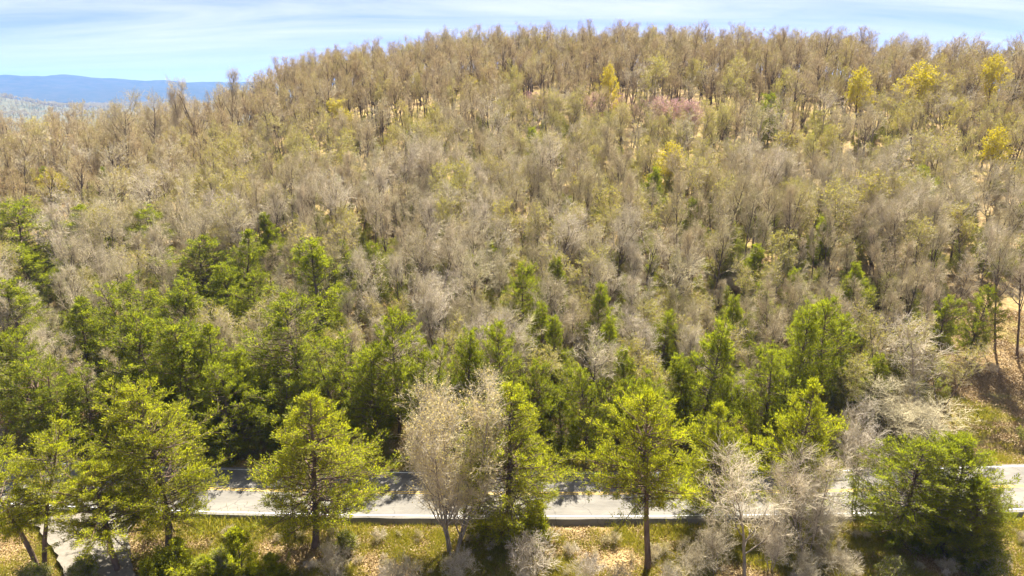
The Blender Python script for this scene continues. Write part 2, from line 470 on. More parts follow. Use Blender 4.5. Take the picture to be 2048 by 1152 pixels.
tag(obj("gravel_driveway", grid_mesh("gravel_driveway", DX, DY, np.maximum(ground(DX, DY) + 0.05, -0.07 + 0 * DX), [M['gravel']])), kind="structure")

# ------------------------------------------------------------------ tree makers
def norm(v):
    return v / (np.linalg.norm(v, axis=-1, keepdims=True) + 1e-9)

def grow(P0, D0, L, K, trop, wander, rng):
    """N wandering polylines from P0 along D0"""
    n = len(P0); P = np.zeros((n, K + 1, 3)); P[:, 0] = P0; D = norm(D0)
    step = (np.broadcast_to(L, (n,)) / K)[:, None]
    for k in range(K):
        D = norm(D + np.array([0, 0, 1.0]) * trop + rng.normal(size=(n, 3)) * wander)
        P[:, k + 1] = P[:, k] + D * step
    return P

def sprout(P, Rd, m, t0, t1, lfun, ang, K, trop, wander, rng, rmax, taper=0.35, power=1.0):
    """m side branches on every polyline"""
    n, k, _ = P.shape
    idx = np.repeat(np.arange(n), m)
    t = t0 + (t1 - t0) * ((np.tile(np.arange(m), n) + rng.rand(n * m)) / m) ** power
    s = t * (k - 1); i = np.minimum(s.astype(int), k - 2); f = (s - i)[:, None]
    A, B = P[idx, i], P[idx, i + 1]
    p0 = A + (B - A) * f; tan = norm(B - A)
    r0 = Rd[idx, i] * (1 - f[:, 0]) + Rd[idx, i + 1] * f[:, 0]
    perp = norm(np.cross(tan, rng.normal(size=(n * m, 3))))
    a = np.radians(rng.uniform(*ang, n * m))[:, None]
    L = lfun(t, rng, idx)
    C = grow(p0, tan * np.cos(a) + perp * np.sin(a), L, K, trop, wander, rng)
    rs = np.minimum(r0 * 0.75, rmax)
    Rc = rs[:, None] * np.linspace(1, taper, K + 1)[None, :]
    return C, Rc

def bare_tree(seed, H=13.0, spread=1.0, fork=0.35, n=(9, 6, 6, 5), twig=0.012, stems=1, lean=0.0, buds=0, bud_len=0.09,
              tw='twig_pale', bk='bark', bud='bud_olive', up=1.0, trunk_r=None, twig_len=1.0, merged=False, crown_w=0.34):
    rng = np.random.RandomState(seed)
    tr = trunk_r or 0.0125 * H
    th = rng.rand() * 6.28 + np.arange(stems) * 6.28 / stems
    off = np.stack([np.cos(th), np.sin(th), 0 * th], -1)
    D = np.array([0, 0, 1.0]) + off * (0.28 if stems > 1 else 0.0) + rng.normal(size=(stems, 3)) * 0.05
    D[:, 0] += lean
    P0 = off * (tr * 1.3 if stems > 1 else 0.0); P0[:, 2] = -0.4
    T = grow(P0, D, H * rng.uniform(0.78, 0.9, stems), 9, 0.05, 0.05, rng)
    q = np.linspace(0, 1, 10)
    Rt = (tr / (stems ** 0.4)) * (1 - 0.80 * q)[None, :] * np.ones((stems, 1)); Rt[:, 0] *= 1.35
    W = H * crown_w * spread
    C1, R1 = sprout(T, Rt, n[0], fork, 0.98, lambda t, r, i: W * (1.12 - 0.62 * ((t - fork) / (1 - fork))) * r.uniform(0.75, 1.15, len(t)),
                    (32, 62), 6, 0.13 * up, 0.11, rng, tr * 0.42, 0.25)
    C2, R2 = sprout(C1, R1, n[1], 0.22, 0.98, lambda t, r, i: W * 0.50 * (1.1 - 0.5 * t) * r.uniform(0.6, 1.2, len(t)), (28, 62), 4, 0.09 * up, 0.14, rng, 0.06, 0.45)
    C3, R3 = sprout(C2, R2, n[2], 0.15, 1.0, lambda t, r, i: W * 0.26 * (1.15 - 0.5 * t) * r.uniform(0.6, 1.25, len(t)), (25, 65), 3, 0.07 * up, 0.16, rng, max(twig * 1.5, 0.02), 0.55)
    C4, R4 = sprout(C3, R3, n[3], 0.15, 1.0, lambda t, r, i: twig_len * W * 0.13 * r.uniform(0.6, 1.4, len(t)), (22, 65), 2, 0.06 * up, 0.16, rng, twig, 0.5)
    R3 = np.maximum(R3, twig); R4 = np.maximum(R4, twig * 0.6)
    top = max(C4[:, :, 2].max(), C3[:, :, 2].max())
    f = H / top
    ga, gb = Geo(), (None if merged else Geo())
    if merged: gb = ga
    ga.tubes(T * f, Rt, 7, 0); ga.tubes(C1 * f, R1, 5, 0)
    cm = 1 if merged else 0
    gb.tubes(C2 * f, R2, 4, cm); gb.tubes(C3 * f, R3, 3, cm); gb.tubes(C4 * f, R4, 3, cm)
    if buds:
        E = C4.reshape(-1, 3) * f
        k = rng.randint(0, len(E), buds)
        gb.kites(E[k] + rng.normal(size=(buds, 3)) * bud_len * 0.35, rng.normal(size=(buds, 3)) + np.array([0, 0, .5]), bud_len * rng.uniform(.6, 1.4, buds),
                 bud_len * 0.7 * rng.uniform(.6, 1.3, buds), rng, cm + 1, rng.rand(buds))
    if merged:
        return ga.mesh("woodland_tree", [M[bk], M[tw], M[bud]])
    return dict(trunk=ga.mesh("trunk", [M[bk]]), crown=gb.mesh("crown", [M[tw], M[bud]]), H=H)

def cedar(seed, H=11.0, Rw=2.6, base=0.22, nbr=150, sprays=34, blade=(0.24, 0.06), mat='cedar_near', stems=1, full=1.0, peak=0.25, lump=0.35, merged=False, tip=0.8, bpow=1.35):
    """eastern red cedar: a straight stem, ascending limbs, feathery sprays held out in plumes"""
    rng = np.random.RandomState(seed)
    tr = 0.017 * H
    if stems == 1:
        T = grow(np.array([[0, 0, -0.4]]), np.array([[rng.normal() * .03, rng.normal() * .03, 1.0]]), H * 1.0, 12, 0.1, 0.035, rng)
    else:
        th = rng.rand() * 3 + np.arange(stems) * 6.28 / stems
        D = np.stack([np.cos(th) * .13, np.sin(th) * .08, 1 + 0 * th], -1)
        T = grow(np.tile([[0, 0, -0.4]], (stems, 1)) + D * [.5, .5, 0], D, H * 0.99, 12, 0.03, 0.03, rng)
    q = np.linspace(0, 1, 13)
    Rt = tr * (1 - 0.93 * q)[None, :] * np.ones((stems, 1)) * (0.8 if stems > 1 else 1); Rt[:, 0] *= 1.3
    lob = rng.uniform(0, 6.28, 4); lf = rng.uniform(1.2, 3.2, 4)
    n = nbr
    si = rng.randint(0, stems, n)
    t = base + (1 - base) * np.sort(rng.rand(n) ** bpow) * 0.975
    u = (t - base) / (1 - base)
    prof = np.where(u < peak, 0.55 + 0.45 * (u / peak), ((1 - u) / (1 - peak)) ** tip)
    a = np.arange(n) * 2.39996 + rng.normal(size=n) * 0.5
    mod = 1 + lump * np.sin(a * 2 + u * 9 * lf[0] + lob[0]) * np.sin(u * 7 * lf[1] + a + lob[1]) + lump * .5 * np.sin(a * 3 + lob[2] + u * 17)
    L = np.maximum(0.3, Rw * prof * mod * rng.uniform(0.72, 1.12, n) * (0.75 if stems > 1 else 1))
    s = t * 12; i = np.minimum(s.astype(int), 11); f = (s - i)[:, None]
    P0 = T[si, i] * (1 - f) + T[si, i + 1] * f
    el = np.radians(3 + 26 * u + 18 * u ** 8 + rng.normal(size=n) * 9)
    D0 = np.stack([np.cos(a) * np.cos(el), np.sin(a) * np.cos(el), np.sin(el)], -1)
    B = grow(P0, D0, L, 5, 0.075, 0.10, rng)
    Rb = np.minimum(0.05, 0.010 + 0.012 * L)[:, None] * np.linspace(1, 0.3, 6)[None, :]
    # secondary plumes
    m2 = 7
    S2, RS2 = sprout(B, Rb, m2, 0.30, 0.97, lambda t_, r, i_: np.maximum(0.22, L[i_] * 0.36 * (1.15 - 0.55 * t_) * r.uniform(.6, 1.25, len(t_))), (25, 60), 3, 0.12, 0.14, rng, 0.014, 0.5)
    gt = Geo(); gt.tubes(T, Rt, 8, 0)
    gl = gt if merged else Geo()
    gl.tubes(B, Rb, 4, 0)
    gl.tubes(S2, np.maximum(RS2, 0.006), 3, 0)
    # sprays along limbs ends and plumes
    def spray(P, cnt, t0):
        k = P.shape[1]; nn_ = len(P)
        ln_ = np.linalg.norm(np.diff(P, axis=1), axis=2).sum(1) ** 0.9
        idx = rng.choice(nn_, cnt, p=ln_ / ln_.sum())
        tt_ = t0 + (1 - t0) * rng.rand(cnt) ** 0.8
        s_ = tt_ * (k - 1); i_ = np.minimum(s_.astype(int), k - 2); f_ = (s_ - i_)[:, None]
        p = P[idx, i_] * (1 - f_) + P[idx, i_ + 1] * f_
        d = norm(P[idx, i_ + 1] - P[idx, i_])
        return p, d
    cnt = int(nbr * sprays * full)
    pa, da = spray(S2, int(cnt * .8), 0.0); pb, db = spray(B, int(cnt * .2), 0.72)
    p = np.concatenate([pa, pb]); d = np.concatenate([da, db])
    tone = np.clip(rng.normal(0.5, 0.22, len(p)), 0, 1)
    for _ in range(4):
        w = rng.normal(size=p.shape)
        gl.kites(p + w * blade[0] * 0.35, norm(d * 0.9 + norm(w) * 0.75 + np.array([0, 0, 0.35])), blade[0] * rng.uniform(.55, 1.25, len(p)),
                 blade[1] * rng.uniform(.7, 1.4, len(p)), rng, 1, np.clip(tone + rng.normal(size=len(p)) * .12, 0, 1), 0.5)
    if merged:
        return gt.mesh("cedar", [M['bark_cedar'], M[mat]])
    return dict(trunk=gt.mesh("trunk", [M['bark_cedar']]), crown=gl.mesh("crown", [M['bark_cedar'], M[mat]]), H=H, R=Rw)

def stand(name, proto, x, y, h=None, w=None, rz=0.0, label=None, cat="tree", group=None, tilt=(0, 0), sink=0.0):
    """one tree: an empty at its foot with its trunk and crown"""
    s = (h / proto['H']) if h else 1.0
    sw = w if w else s
    e = obj(name, None, None, (x, y, gz(x, y) - sink), 0)
    e.rotation_euler = (tilt[0], tilt[1], rz)
    e.scale = (sw, sw, s)
    e.empty_display_size = 0.5
    tag(e, label, cat, group)
    for part in ('trunk', 'crown'):
        obj(part, proto[part], e)
    return e

def scatter(name, pts, idx, rot, scl, protos, label, cat):
    """one mass of uncountable growth: a point cloud that carries copies of a few meshes"""
    col = bpy.data.collections.new(name + "_kinds")
    for i, me in enumerate(protos):
        col.objects.link(bpy.data.objects.new("%s_kind_%02d" % (name, i), me))
    me = bpy.data.meshes.new(name)
    me.vertices.add(len(pts)); me.vertices.foreach_set("co", np.asarray(pts, np.float32).ravel())
    me.attributes.new("kind_index", 'INT', 'POINT').data.foreach_set("value", np.asarray(idx, np.int32))
    me.attributes.new("turn", 'FLOAT_VECTOR', 'POINT').data.foreach_set("vector", np.asarray(rot, np.float32).ravel())
    me.attributes.new("size", 'FLOAT_VECTOR', 'POINT').data.foreach_set("vector", np.asarray(scl, np.float32).ravel())
    o = obj(name, me)
    ng = bpy.data.node_groups.new(name, 'GeometryNodeTree')
    ng.interface.new_socket("Geometry", in_out='INPUT', socket_type='NodeSocketGeometry')
    ng.interface.new_socket("Geometry", in_out='OUTPUT', socket_type='NodeSocketGeometry')
    n = ng.nodes
    gi, go = n.new("NodeGroupInput"), n.new("NodeGroupOutput")
    mp = n.new("GeometryNodeMeshToPoints")
    ci = n.new("GeometryNodeCollectionInfo"); ci.inputs["Collection"].default_value = col
    ci.inputs["Separate Children"].default_value = True; ci.inputs["Reset Children"].default_value = True
    ip = n.new("GeometryNodeInstanceOnPoints"); ip.inputs["Pick Instance"].default_value = True
    def attr(nm, t):
        a_ = n.new("GeometryNodeInputNamedAttribute"); a_.data_type = t; a_.inputs["Name"].default_value = nm
        return a_.outputs["Attribute"]
    L = ng.links.new
    L(gi.outputs[0], mp.inputs["Mesh"]); L(mp.outputs[0], ip.inputs["Points"]); L(ci.outputs[0], ip.inputs["Instance"])
    L(attr("kind_index", 'INT'), ip.inputs["Instance Index"])
    L(attr("turn", 'FLOAT_VECTOR'), ip.inputs["Rotation"]); L(attr("size", 'FLOAT_VECTOR'), ip.inputs["Scale"])
    L(ip.outputs[0], go.inputs[0])
    md = o.modifiers.new("scatter", 'NODES'); md.node_group = ng
    return tag(o, label, cat, None, "stuff")

rng = np.random.RandomState(20)
TAU = 2 * math.pi

# ------------------------------------------------------------------ tree kinds
BL = (0.165, 0.038)
near_cedars = [cedar(101, 12.2, 3.6, 0.20, 230, 52, BL, tip=0.55, peak=0.30, lump=.3), cedar(102, 12.2, 3.9, 0.20, 230, 52, BL, tip=0.7, peak=0.22, lump=.3),
               cedar(103, 12.5, 3.5, 0.08, 240, 48, BL, tip=0.7, peak=0.3, lump=.3), cedar(104, 12.0, 3.2, 0.40, 165, 52, BL, tip=0.7, peak=0.2, lump=0.5),
               cedar(105, 9.0, 2.9, 0.12, 160, 48, BL, tip=0.75, peak=0.2, lump=0.4), cedar(106, 12.0, 3.6, 0.36, 190, 46, BL, stems=2, tip=0.55, peak=0.3)]
green_cedar = cedar(107, 10.0, 3.2, 0.06, 230, 50, BL, 'cedar_mid', tip=0.5, peak=0.35, lump=.35)
mid_cedars = [cedar(201 + i, 11.0, r, b, 150, 36, (0.21, 0.055), 'cedar_mid', tip=tp, peak=pk, lump=lm, stems=st)
              for i, (r, b, tp, pk, lm, st) in enumerate([(3.0, .08, .62, .25, .45, 1), (3.4, .12, .5, .32, .5, 1), (2.8, .08, .7, .2, .45, 1), (3.4, .14, .5, .35, .5, 2), (2.6, .06, .75, .2, .45, 1)])]
pale = [bare_tree(301 + i, 13, sp, fk, (11, 6, 5, 5), 0.011, st, buds=b, tw='twig_pale', bk='bark_dark', up=up, crown_w=0.34)
        for i, (sp, fk, st, b, up) in enumerate([(0.95, .46, 1, 500, 1.3), (1.1, .40, 1, 800, 1.1), (0.8, .52, 1, 400, 1.8), (0.95, .36, 2, 700, 1.4)])]
tan = [bare_tree(321 + i, 14, sp, fk, (11, 6, 5, 5), 0.011, st, buds=b, tw='twig_tan', bk='bark_dark', bud=bd, up=up)
       for i, (sp, fk, st, b, up, bd) in enumerate([(0.8, .45, 1, 500, 1.7, 'bud_olive'), (0.9, .40, 1, 900, 1.4, 'bud_olive'), (0.65, .5, 1, 500, 2.2, 'bud_tan'), (0.85, .32, 2, 700, 1.5, 'bud_olive')])]
budding = [bare_tree(341 + i, 12, sp, .3, (10, 6, 5, 4), 0.013, st, buds=2600, bud_len=0.17, tw='twig_tan', bk='bark_dark', bud='bud_olive', up=1.0)
           for i, (sp, st) in enumerate([(1.0, 1), (0.9, 2)])]
blossom = [bare_tree(351 + i, 11, sp, .3, (11, 6, 5, 4), 0.013, 1, buds=5000, bud_len=0.19, tw='twig_tan', bk='bark_dark', bud='yellow', up=1.1)
           for i, sp in enumerate([1.0, 1.15])]
redbud = [bare_tree(361, 6.5, 1.25, .2, (9, 6, 5, 4), 0.012, 2, buds=2000, bud_len=0.14, tw='twig_brown', bk='bark_dark', bud='pink', up=.8)]
wood_far = ([bare_tree(401 + i, 15, sp, fk, (9, 5, 4, 3), 0.017, st, buds=b, bud_len=0.15, tw='twig_brown', bk='bark_dark', bud=bd, up=up, merged=True, trunk_r=.23)
             for i, (sp, fk, b, up, bd, st) in enumerate([(0.75, .58, 200, 1.8, 'bud_tan', 1), (0.85, .54, 450, 1.6, 'bud_olive', 1), (0.62, .60, 160, 2.4, 'bud_tan', 1), (0.8, .50, 380, 1.7, 'bud_olive', 2)])]
            + [bare_tree(411 + i, 14, sp, fk, (9, 5, 4, 3), 0.017, 1, buds=b, bud_len=0.14, tw=tw, bk=bk, bud=bd, up=up, merged=True, trunk_r=.20)
               for i, (sp, fk, b, up, tw, bk, bd) in enumerate([(0.9, .52, 250, 1.4, 'twig_pale', 'bark_dark', 'bud_olive'), (0.85, .50, 700, 1.5, 'twig_tan', 'bark_dark', 'bud_olive'), (1.0, .46, 300, 1.2, 'twig_pale', 'bark', 'bud_olive'),
                                                        (0.85, .46, 1800, 1.5, 'twig_tan', 'bark_dark', 'bud_olive'), (0.9, .36, 1500, 1.4, 'twig_tan', 'bark_dark', 'yellow')])])
shrubs = [bare_tree(431 + i, 2.6, 1.9, .12, (6, 5, 5, 3), 0.008, st, buds=b, bud_len=0.08, tw=tw, bud='bud_olive', up=.8, trunk_r=0.022, crown_w=0.4)
          for i, (st, b, tw) in enumerate([(4, 150, 'twig_pale'), (5, 400, 'twig_tan'), (3, 900, 'twig_tan')])]

taken = []                          # foot points of everything planted so far, with a keep-clear radius
def keep(x, y, r=1.5):
    taken.append((x, y, r))

def open_view(x, y, steps, r):
    """gaps in the wood on the road side of a tree that shows clearly"""
    d = math.hypot(x, y)
    for q in steps: keep(x * (1 - q / d), y * (1 - q / d), r)
# ------------------------------------------------------------------ foreground trees
def near_tree(proto, u, vb, vt, wpx, name, label, rz=0.0, foot_h=0.0, tilt=(0, 0), xy=None):
    x, y = xy if xy else at(u, vb)
    z = gz(x, y)
    a = (vt - 576) / 1400.0; c, s = math.cos(R(PITCH)), math.sin(R(PITCH))
    dz = (-s - a * c) / (c - a * s)
    h = CAM_Z + dz * y - z
    half = wpx / 1400.0 * depth(x, y, z + h * 0.5) / 2
    k = half * (1.12 if 'R' in proto else 1.0) / (proto['R'] if 'R' in proto else proto['H'] * 0.36)
    keep(x, y, 2.0)
    return stand(name, proto, x, y, h, k, rz, label, "tree", None, tilt)

near_tree(near_cedars[5], 85, 1148, 822, 230, "cedar_tree", "twin-stemmed olive green cedar cut off by the left edge of the photo", 0.2)
near_tree(near_cedars[3], 238, 1150, 905, 200, "cedar_tree", "small thin green cedar on the gravel, left of the tall rounded cedar", 2.2)
near_tree(near_cedars[0], 338, 1096, 768, 245, "cedar_tree", "tall full olive cedar with rounded crown beside the gravel driveway mouth", 1.0)
near_tree(near_cedars[1], 630, 1094, 772, 270, "cedar_tree", "broad cone-shaped olive cedar on the verge, left of the peach-budded tree", 0.0)
near_tree(near_cedars[2], 1018, 1070, 760, 240, "cedar_tree", "olive cedar with low branches standing close behind the peach-budded tree", 2.6)
near_tree(near_cedars[3], 1296, 1138, 770, 205, "cedar_tree", "slender cedar with long bare lower trunk at the middle of the verge", 0.4)
near_tree(near_cedars[4], 1420, 1040, 795, 155, "cedar_tree", "shorter olive cedar rising behind bare brush, right of the long-trunked cedar", 1.5)
near_tree(near_cedars[4], 1588, 1046, 752, 160, "cedar_tree", "pointed bright olive cedar standing alone above the pale bare brush", 4.0)

peach = bare_tree(501, 13.0, 1.0, 0.14, (12, 7, 5, 5), 0.0075, 5, buds=9000, bud_len=0.10, tw='twig_pale', bk='bark', bud='bud_peach', up=2.0, trunk_r=0.17, crown_w=0.30)
near_tree(peach, 905, 1108, 742, 300, "budding_tree", "multi-stemmed pale tree with peach-coloured buds on the near verge", 0.6)
wispy = [bare_tree(541 + i, 10.0, 1.0, fk, (12, 7, 5, 4), 0.0075, st, buds=300, bud_len=.07, tw='twig_pale', bk='bark', up=1.3, crown_w=.38, trunk_r=.10) for i, (fk, st) in enumerate([(.25, 1), (.15, 3), (.2, 2)])]
near_tree(wispy[0], 1490, 1160, 885, 300, "bare_tree", "pale spreading leafless tree at the bottom edge in front of the road", 0.3)
near_tree(wispy[1], 1610, 1120, 880, 190, "bare_tree", "tangled leafless grey tree under the pointed bright olive cedar", 1.3)
near_tree(wispy[2], 1705, 1030, 800, 150, "bare_tree", "twin-trunked leafless tree at the road edge, left of the green cedar clump", 0.9)
near_tree(green_cedar, 1800, 1085, 868, 205, "cedar_tree", "dense upright green cedar hiding the road near the right edge", 0.0)
near_tree(green_cedar, 1880, 1105, 875, 180, "cedar_tree", "full green cedar touching the dense upright one on its right", 2.1)
near_tree(green_cedar, 1945, 1140, 960, 130, "cedar_tree", "smallest green cedar of the three clumped near the right edge", 4.0)
near_tree(wispy[1], 1800, 895, 748, 260, "bare_tree", "whitish leafless tree with wide round crown just across the road at right", 2.5)
near_tree(wispy[0], 1830, 822, 618, 240, "bare_tree", "large pale leafless crown at the edge of the sunlit clearing", 0.7)

# saplings, shrubs and brush along the bottom edge
def shrub(proto, u, v, h, name, label, cat="shrub", rz=0.0, w=None, xy=None):
    x, y = xy if xy else at(u, v, h)
    keep(x, y, 0.8)
    return stand(name, proto, x, y, h, w, rz, label, cat)
white_shrub = bare_tree(521, 4.2, 1.6, 0.15, (6, 5, 4, 3), 0.008, 4, tw='twig_pale', bk='twig_pale', up=1.0, trunk_r=0.035, crown_w=0.4)
dead_snag = bare_tree(522, 5.0, .7, 0.35, (6, 3, 2, 1), 0.010, 1, tw='bark_dark', bk='bark_dark', up=.3, trunk_r=0.07)
shrub(white_shrub, 1062, 1055, 4.4, "bare_shrub", "white-twigged leafless shrub at bottom centre, right of the low-branched cedar", rz=0.5)
shrub(white_shrub, 660, 1085, 3.2, "bare_shrub", "grey leafless shrub at the foot of the broad cone-shaped cedar", rz=2.0)
shrub(white_shrub, 1180, 1100, 3.0, "bare_shrub", "low grey leafless shrub left of the long-trunked cedar's foot", rz=4.0)
shrub(shrubs[0], 800, 1112, 2.6, "bare_shrub", "low twiggy shrub at the bottom edge below the peach-budded tree", rz=4.0)
shrub(shrubs[0], 920, 1105, 2.4, "bare_shrub", "tangled twiggy shrub at the bottom edge, just left of the white-twigged one", rz=1.0)
shrub(white_shrub, 1395, 1075, 3.6, "bare_shrub", "sprawling pale shrub right of the long-trunked cedar's foot", rz=5.2)
shrub(white_shrub, 1690, 1085, 3.4, "bare_shrub", "bushy pale shrub at the bottom edge, left of the green cedar clump", rz=3.1)
shrub(wispy[1], 1555, 1015, 5.0, "bare_shrub", "tall wispy pale shrub between the two foreground leafless trees at right", rz=2.4, w=.55)
shrub(wispy[2], 1440, 1030, 4.6, "bare_shrub", "tall wispy shrub left of the pale spreading leafless tree's trunk", rz=0.9, w=.5)
shrub(white_shrub, 1615, 1095, 3.2, "bare_shrub", "silvery low shrub at the bottom edge under the tangled leafless tree", rz=1.6)
shrub(white_shrub, 1340, 1118, 2.6, "bare_shrub", "small silvery shrub at the bottom edge, just right of the long-trunked cedar", rz=2.2)
shrub(wispy[1], 1665, 1000, 4.4, "bare_shrub", "greyish upright shrub near the road, left of the twin-trunked leafless tree", rz=5.0, w=.45)
shrub(white_shrub, 1240, 1122, 2.4, "bare_shrub", "small pale shrub at the bottom edge, just left of the long-trunked cedar", rz=0.2)
green_bush = [cedar(531 + i, 3.6, 1.5, 0.02, 70, 34, (0.20, 0.055), 'cedar_near', tip=.7, peak=.3, lump=.5) for i in range(2)]
leafy_bush = bare_tree(533, 3.0, 1.8, .1, (7, 5, 5, 4), .009, 4, buds=4200, bud_len=0.13, tw='twig_tan', bud='green_leaf', up=.8, trunk_r=.03, crown_w=.42)
shrub(green_bush[0], 475, 1060, 3.4, "juniper_bush", "dark green upright bush left of the broad cone-shaped cedar's foot", rz=1.0)
shrub(green_bush[1], 345, 1075, 3.0, "juniper_bush", "bright yellow-green bush under the tall rounded cedar", rz=1.0, w=1.1)
shrub(green_bush[0], 545, 1100, 2.2, "juniper_bush", "low green bush at the bottom edge near the broad cedar's foot", rz=3.0)
shrub(green_bush[1], 410, 1112, 2.0, "juniper_bush", "low spreading green bush at the bottom edge, left of the upright dark bush", rz=5.0, w=1.0)
shrub(leafy_bush, 690, 1055, 2.0, "green_shrub", "thin light green shrub beside the trunk of the broad cone-shaped cedar", rz=0.7)
shrub(green_bush[1], 1075, 1000, 3.2, "juniper_bush", "green bush between the low-branched cedar and the road", rz=0.2)
shrub(leafy_bush, 1985, 1070, 3.2, "green_shrub", "yellow-green shrub in the bottom right corner", rz=0.2)
shrub(leafy_bush, 1790, 1110, 2.4, "green_shrub", "low green shrub below the dense upright green cedar", rz=2.2)
shrub(leafy_bush, 60, 1120, 2.6, "green_shrub", "light green shrub in the bottom left corner under the twin-stemmed cedar", rz=1.2)
shrub(leafy_bush, 160, 1105, 2.4, "green_shrub", "low green shrub between the twin-stemmed cedar and the thin one", rz=2.9)
shrub(green_bush[1], 290, 1118, 2.4, "juniper_bush", "yellow-green bush at the bottom edge right of the thin green cedar", rz=3.7)
shrub(leafy_bush, 440, 1090, 2.2, "green_shrub", "leafy shrub between the two bushes left of the broad cone-shaped cedar", rz=4.4)
x, y = at(593, 1082); keep(x, y, .8)
stand("dead_snag", dead_snag, x, y, 5.0, None, 1.2, "thin dead stem leaning beside the broad cone-shaped cedar's trunk", "dead tree", None, (0.05, -0.1))

# ------------------------------------------------------------------ cedars on the slope
slope_cedars = [  # top u, top v, crown width, height, kind, label (None = one of the crowd)
    (30, 402, 130, 11, 1, "large dark cedar at the left edge, halfway up the slope"),
    (50, 485, 90, 8, 0, "yellow-green cedar just below the large dark one at the left edge"),
    (150, 408, 80, 10, 2, "dark bluish cedar second from the left edge, halfway up the slope"),
    (303, 404, 95, 10, 3, "rounded dark cedar topping a pale bare crown on the left slope"),
    (400, 470, 110, 10, 1, None), (468, 455, 75, 11, 2, None), (545, 418, 55, 9, 4, None),
    (628, 470, 110, 12, 0, "tall cedar standing free above the lower left cedar grove"),
    (258, 540, 110, 11, 3, None), (330, 552, 110, 11, 0, None), (455, 520, 80, 9, 0, None), (500, 545, 70, 8, 1, None),
    (588, 582, 135, 11, 1, "broad yellow-topped cedar in the middle of the lower left slope"),
    (668, 664, 120, 10, 3, "wide dark cedar directly behind the broad cone-shaped verge cedar"),
    (20, 548, 110, 10, 0, None), (150, 590, 85, 9, 4, None), (490, 684, 75, 8, 0, None), (225, 635, 130, 12, 1, None), (300, 640, 110, 11, 3, None),
    (365, 625, 140, 12, 0, None), (425, 640, 100, 11, 2, None), (90, 690, 140, 10, 3, None), (30, 660, 100, 9, 1, None), (150, 735, 120, 8, 3, None),
    (788, 612, 115, 12, 1, "dark broad cedar left of centre above the peach-budded tree"),
    (745, 690, 90, 10, 2, None), (850, 668, 90, 11, 3, None), (930, 640, 95, 11, 0, None), (1005, 634, 85, 11, 1, None), (965, 715, 90, 9, 3, None),
    (1048, 520, 60, 9, 2, None), (1110, 510, 60, 9, 0, None), (1195, 562, 65, 9, 0, "bright pointed cedar alone among grey trees at the centre of the slope"),
    (1112, 630, 50, 8, 0, None), (1080, 596, 60, 9, 4, None), (1065, 720, 80, 9, 1, None), (1215, 620, 45, 8, 4, None),
    (1420, 626, 115, 12, 0, "broad olive cedar right of centre on the lower slope"),
    (1472, 588, 55, 9, 4, None), (1608, 584, 95, 12, 0, "tallest of the yellow-topped cedars on the lower right slope"), (1655, 596, 95, 11, 1, "full cedar touching the tallest yellow-topped one on its right"),
    (1265, 684, 60, 9, 4, None), (1300, 735, 90, 9, 3, None), (1180, 735, 90, 9, 1, None), (1235, 755, 70, 8, 2, None), (1545, 690, 90, 10, 2, None), (1600, 700, 90, 9, 3, None),
    (1510, 484, 55, 8, 0, None), (1610, 530, 45, 7, 4, None), (1690, 625, 70, 8, 1, None), (1385, 700, 70, 8, 4, None), (1480, 740, 80, 8, 3, None), (1130, 770, 70, 7, 4, None),
    (880, 752, 80, 8, 2, None), (560, 735, 110, 8, 3, None), (440, 730, 110, 9, 1, None), (330, 735, 110, 8, 2, None), (240, 745, 100, 8, 0, None),
    (700, 470, 45, 7, 4, None), (745, 486, 45, 8, 2, None), (990, 478, 45, 7, 4, None), (830, 245, 40, 9, 2, None), (1070, 250, 40, 9, 4, None),
    (1545, 186, 45, 10, 2, "small dark cedar high on the right slope among brown trees"), (1305, 330, 40, 8, 4, None), (1850, 330, 40, 9, 2, None), (1930, 395, 35, 7, 4, None),
    (1890, 590, 70, 7, 1, None), (1960, 570, 60, 8, 2, None), (1650, 430, 40, 7, 4, None), (1720, 520, 45, 7, 4, None), (1385, 395, 35, 7, 2, None), (1570, 800, 60, 6, 4, None),
    (930, 800, 60, 7, 2, None), (1750, 700, 60, 6, 0, None), (1330, 620, 45, 7, 2, None), (1540, 560, 45, 7, 4, None), (200, 330, 35, 8, 4, None), (90, 330, 35, 8, 2, None)]
for u, v, w, h, k, lab in slope_cedars:
    x, y = at(u, v, h); z = gz(x, y)
    pr = mid_cedars[k]
    kx = (1.45 if u < 720 else 1.2) * w / 1400.0 * depth(x, y, z + h * .6) / 2 / pr['R']
    kx = min(max(kx, (0.85 if u < 720 else 0.72) * h / 11.0), 1.9)
    keep(x, y, 1.5)
    if lab or u < 720: open_view(x, y, (3.0, 5.5), 1.5)
    if u > 720 and k in (2, 4): k = 0 if k == 4 else 1
    pr = mid_cedars[k]
    side = "left" if u < 700 else ("middle" if u < 1300 else "right")
    high = "lower" if v > 440 else "upper"
    stand("cedar_tree", pr, x, y, h, kx, rng.rand() * TAU, lab or "green cedar standing among leafless trees on the %s %s slope" % (high, side), "tree",
          None if lab else "cedars on the %s %s slope" % (high, side), (rng.normal() * .06, rng.normal() * .06))

